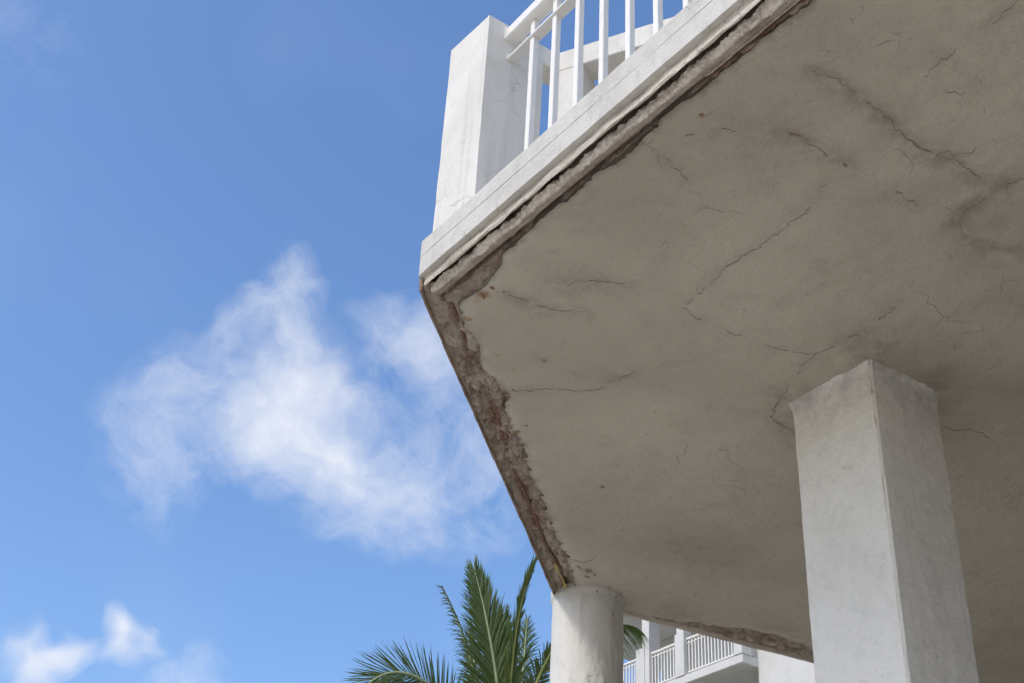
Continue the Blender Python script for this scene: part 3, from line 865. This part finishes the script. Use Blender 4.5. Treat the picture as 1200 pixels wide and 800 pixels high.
# railing along the chamfer, seen through the gap beside the post
rail2 = thing('railing', (*(P1 + tC * .45 + nC * .1), ZT), 'white railing on the angled balcony side, behind the corner post', 'railing')
A3 = np.array([[tC[0], tC[1], 0], [nC[0], nC[1], 0], [0, 0, 1]])
o3 = (*P1, 0)
MB().box((.42, .07, ZS + 1.233), (3.0, .142, ZS + 1.298), .008, A3, o3).build('handrail', M_metal, rail2)
MB().box((.42, .078, ZS + 1.118), (3.0, .132, ZS + 1.130), .002, A3, o3).build('lower_rail', M_metal, rail2)
b0 = MB().box((.50, .092, ZT - .01), (.530, .120, ZS + 1.234), .003, A3, o3).build('baluster', M_metal, rail2)
for k in range(1, 15):
    c = b0.copy(); COL.objects.link(c); c.parent = rail2; c.location = (tC[0] * .1605 * k, tC[1] * .1605 * k, 0)

# ================================================================== canopy of the storey above, seen through the balusters
can = thing('roof_canopy', (4.3, 5.75, ZT), 'white concrete roof frame of the terrace, seen between the balusters', 'canopy')
zc = 1.55 + 7.4
uB = unit(np.array([.476, -.879])); nB = np.array([.879, .476])
c0 = np.array([4.152, 5.749])
A4 = np.array([[uB[0], uB[1], 0], [nB[0], nB[1], 0], [0, 0, 1]])
o4 = (*c0, 0)
MB().box((.0, .004, ZT), (.20, .24, zc - .19), .008, A4, o4).build('column', M_post, can)
MB().box((-.002, .0, zc - .20), (4.2, .20, zc), .008, A4, o4).build('beam', M_post, can)
MB().box((-.40, 5.835, zc - .19), (4.14, 6.02, zc - .01), .008).build('cross_beam', M_post, can) if False else MB().box((3.75, 5.755, zc - .19), (4.20, 5.93, zc - .012), .008).build('cross_beam', M_post, can)
MB().box((.205, .205, zc - .12), (4.1, 2.4, zc - .02), .005, A4, o4).build('ceiling', M_post, can)
MB().box((.36, .30, ZT), (4.0, .40, zc - .121), .005, A4, o4).build('wall', M_post, can)
MB().box((.62, .12, ZT), (.80, .295, zc - .46), .005, A4, o4).build('pier', M_post, can)

# ================================================================== the house the balcony belongs to, unseen; walls extended and blocks added to cut light
house = thing('house', (9.8, 0, 0), 'grey rendered house wall that the spalled balcony is built out from, with unseen blocks added for shade', 'house')
MB().box((8.1, -8, 0), (14, 6.8, ZS - .02), .01).build('wall', M_house, house)
MB().box((9.52, -8, ZS - .019), (14, 5.0, 9.0), .01).build('upper_wall', M_house, house)
MB().box((4.0, -8, 0), (8.099, 1.35, ZS + .02), .01).build('shade_wing', M_house, house)  # unseen mass added to keep light off the right of the soffit
MB().box((5.2, 1.351, 0), (8.099, 2.55, ZS + .02), .01).build('shade_block', M_house, house)  # second unseen block, added to darken that side further

# ================================================================== far block with balconies
far = thing('apartment_block', (24.4, 24, 0), 'distant white block with railed balconies, seen beside the round column', 'building')
XF = 23.5; ZB = 14.29
MB().box((XF, 23.48, 14.05), (26.2, 34.0, ZB), .02).build('balcony_slab', M_far, far)
MB().box((XF + .02, 27.2, 14.06), (24.9, 27.25, 14.07), 0).build('slab_joint', M_far, far) if False else None
MB().box((24.05, 10.0, 0), (30, 23.5, 19.5), .02).build('wall', M_far, far)
MB().box((26.0, 23.51, 0), (30, 29.4, 17.0), .02).build('recessed_wall', M_inner, far)
MB().box((XF - .05, 23.4, 17.0), (30, 31.4, 17.35), .02).build('upper_slab', M_far, far)
def farpost(y0, y1, dz=1.2): MB().box((XF - .02, y0, ZB), (XF + .34, y1, ZB + dz), .01).build('balcony_post', M_far, far)
farpost(27.30, 27.66, 1.24); farpost(25.66, 26.03, 1.22); farpost(23.47, 23.77, 1.2); farpost(29.4, 29.75, 1.24)
MB().box((XF + .01, 27.12, ZB + .0), (XF + .42, 27.43, 17.0), .01).build('pillar', M_far, far)
MB().box((XF + .01, 25.69, ZB + 1.2), (XF + .30, 25.98, 17.0), .01).build('pillar', M_far, far)
def farrail(axis, a, b, const):
    def bx(u0, u1, w0, w1, z0, z1):
        return ((const + w0, u0, z0), (const + w1, u1, z1)) if axis == 'y' else ((u0, const + w0, z0), (u1, const + w1, z1))
    MB().box(*bx(a, b, .08, .17, ZB + 1.00, ZB + 1.055), .004).build('handrail', M_metal, far)
    MB().box(*bx(a, b, .10, .15, ZB + .90, ZB + .925), .002).build('upper_rail', M_metal, far)
    MB().box(*bx(a, b, .10, .15, ZB + .08, ZB + .115), .002).build('bottom_rail', M_metal, far)
    k = max(2, int(round((b - a) / .125)))
    first = None
    for i in range(k):
        u = a + (b - a) * (i + .5) / k
        if first is None:
            first = MB().box(*bx(u - .018, u + .018, .108, .142, ZB + .10, ZB + 1.0), 0).build('baluster', M_metal, far); u0 = u
        else:
            c = first.copy(); COL.objects.link(c); c.parent = far
            c.location = (0, u - u0, 0) if axis == 'y' else (u - u0, 0, 0)
farrail('y', 27.66, 29.4, XF); farrail('y', 26.03, 27.30, XF); farrail('y', 23.77, 25.66, XF); farrail('x', XF + .34, 24.05, 23.48)

# ================================================================== coconut palm
DP = 15.0
base = at(592, 985, DP)
palm = thing('palm_tree', (base[0] + .25, base[1] + .1, 0), 'green coconut palm with feathery fronds standing behind the balcony', 'palm tree')
tp = []
for i in range(22):
    f = i / 21; tp.append((base[0] + .25 * (1 - f) ** 2, base[1] + .1 * (1 - f), f * (base[2] + .05)))
rad = [.17 * (1 - .35 * i / 21) + (.05 if i < 2 else 0) + .008 * (i % 2) for i in range(22)]
MB().tube(tp, rad, 14).build('trunk', M_trunk, palm, smooth=True)

def frond(ctrl, n_leaf=75, lmax=.62, droop=.25, rmat=None, tone=.25, width=.022, fold=.35, side=(1, 1), sw=.62, face=None, vee=.0, start=.08):
    """ctrl: cubic bezier of the rachis in world space. Leaflets fan off both sides of the plane whose normal is 'face'."""
    c = [np.array(q, float) for q in ctrl]
    def B(t): return (1 - t) ** 3 * c[0] + 3 * (1 - t) ** 2 * t * c[1] + 3 * (1 - t) * t * t * c[2] + t ** 3 * c[3]
    ts = np.linspace(0, 1, 40)
    pts = [B(t) for t in ts]
    fr = MB().tube(pts, [.030 * (1 - t) ** .8 + .004 for t in ts], 7).build('frond', rmat or M_rachis, palm, smooth=True)
    V = []; F = []; T = []
    face = np.array(face if face is not None else -FWD, float)
    for i in range(n_leaf):
        for sgn in (-1, 1):
            if side[0 if sgn < 0 else 1] <= 0: continue
            t = start + (1 - start) * (i + random.uniform(-.3, .3) + .5) / n_leaf
            t = min(max(t, 0.01), .995)
            p_ = B(t); tan = unit(B(min(1, t + .01)) - B(max(0, t - .01)))
            nf = unit(face - tan * face.dot(tan)); lat = np.cross(tan, nf) * sgn
            env = (min(1, (t - start) / .18 + .35)) * (1 - .62 * max(0, (t - .55) / .45) ** 1.3)
            L = lmax * env * random.uniform(.85, 1.08) * side[0 if sgn < 0 else 1]
            ang = math.radians(11 + 46 * (1 - t) * sw * 1.45 + random.uniform(-5, 5))
            d0 = unit(tan * math.cos(ang) + lat * math.sin(ang) + nf * (vee + random.uniform(-.08, .12)))
            w = width * random.uniform(.8, 1.15) * (.6 + .5 * env)
            wd = unit(np.cross(d0, nf)) ; wn_ = unit(np.cross(wd, d0))
            wv = unit(wd * math.cos(fold * 2) + wn_ * math.sin(fold * 2) * random.uniform(-1, 1))
            dv = random.uniform(-.12, .22); b = len(V); tn = min(1, max(0, tone + random.uniform(-.18, .18)))
            nseg = 4
            for k in range(nseg + 1):
                f = k / nseg
                q = p_ + d0 * L * f + np.array([0, 0, -1]) * (droop + dv) * L * f * f
                ww = w * (.55 + .9 * f) * (1 - f) ** .7 if f > 0 else w * .4
                if k == nseg: V.append(q); T.append(tn)
                else:
                    V.append(q - wv * ww); V.append(q + wv * ww); T += [tn, tn]
            for k in range(nseg - 1): F.append((b + 2 * k, b + 2 * k + 1, b + 2 * k + 3, b + 2 * k + 2))
            F.append((b + 2 * nseg - 2, b + 2 * nseg - 1, b + 2 * nseg))
    lf = mesh('leaflets', V, F, M_leaf, fr, attrs={'tone': T})
    lf['kind'] = 'stuff'
    return fr
H = base
# central upright frond, its underside to the camera
frond([H, at(596, 860, DP), at(579, 752, DP + .1), at(557, 670, DP + .5)], 230, .70, .10, tone=.30, sw=.62, width=.0150)
frond([H, at(585, 880, DP + .9), at(586, 790, DP + 1.1), at(590, 722, DP + 1.3)], 180, .62, .2, tone=.18, sw=.7, width=.016)
# right frond, edge on, curving right
frond([H, at(596, 850, DP - .3), at(592, 732, DP - .3), at(627, 657, DP + .1)], 170, .46, .05, rmat=M_rachis_y, tone=.8, sw=.12, side=(1.0, .75), width=.013, face=RIGHT * .75 - FWD * .6)
frond([H, at(608, 880, DP + .5), at(612, 790, DP + .7), at(618, 725, DP + 1.2)], 130, .60, .45, tone=.2, sw=1.0, width=.011)
# left upright frond seen nearly edge on
frond([H, at(575, 870, DP + .2), at(562, 770, DP + .2), at(519, 688, DP + .6)], 140, .46, .55, tone=.6, sw=.35, side=(1, .6), face=-RIGHT * .8 - FWD * .5, width=.012)
frond([H, at(570, 890, DP + .6), at(558, 820, DP + .8), at(553, 745, DP + 1.2)], 130, .58, .45, tone=.25, sw=1.0, width=.011)
# arching frond to the left
frond([H, at(545, 780, DP - .3), at(440, 730, DP - .6), at(398, 860, DP - 1.0)], 150, .48, -.05, tone=.35, sw=.95, side=(1, 1), face=np.array([0, 0, .6]) - FWD * .8, width=.012)
frond([H, at(500, 900, DP + .2), at(430, 860, DP), at(380, 960, DP)], 100, .55, .3, tone=.2, sw=.9, width=.014)
# right low fronds, one passing behind the round column
frond([H, at(606, 860, DP - .2), at(622, 790, DP - .2), at(662, 740, DP)], 120, .50, .45, tone=.5, sw=.8, rmat=M_rachis_y, width=.012)
frond([H, at(640, 840, DP + .5), at(690, 715, DP + .8), at(745, 735, DP + 1.0)], 150, .50, .95, tone=.5, sw=.9, width=.011)
frond([H, at(650, 920, DP), at(700, 900, DP), at(760, 1000, DP)], 90, .6, .5, tone=.2, sw=.9, width=.014)
for a in range(5):
    th = a * 1.25 + .4; e = H + np.array([math.cos(th) * 1.7, math.sin(th) * 1.7, -.5])
    frond([H, H + np.array([math.cos(th) * .6, math.sin(th) * .6, .7]), H + np.array([math.cos(th) * 1.4, math.sin(th) * 1.4, .5]), e], 60, .55, .6, tone=.2, sw=.9, face=np.array([0, 0, 1.0]))
b = MB()
nut = None
for a in range(6):
    th = a * 1.05; c = H + np.array([math.cos(th) * .22, math.sin(th) * .22, -.22 - .06 * (a % 2)])
    nb_ = MB(); ns, nr = 7, 10; V = []; F = []
    for i in range(ns + 1):
        ph = math.pi * i / ns
        for j in range(nr):
            V.append(c + np.array([.09 * math.sin(ph) * math.cos(2 * math.pi * j / nr), .09 * math.sin(ph) * math.sin(2 * math.pi * j / nr), .12 * math.cos(ph)]))
    mesh('coconut', V, grid_faces(ns + 1, nr, wrap=True).tolist(), M_rachis, palm, smooth=True)
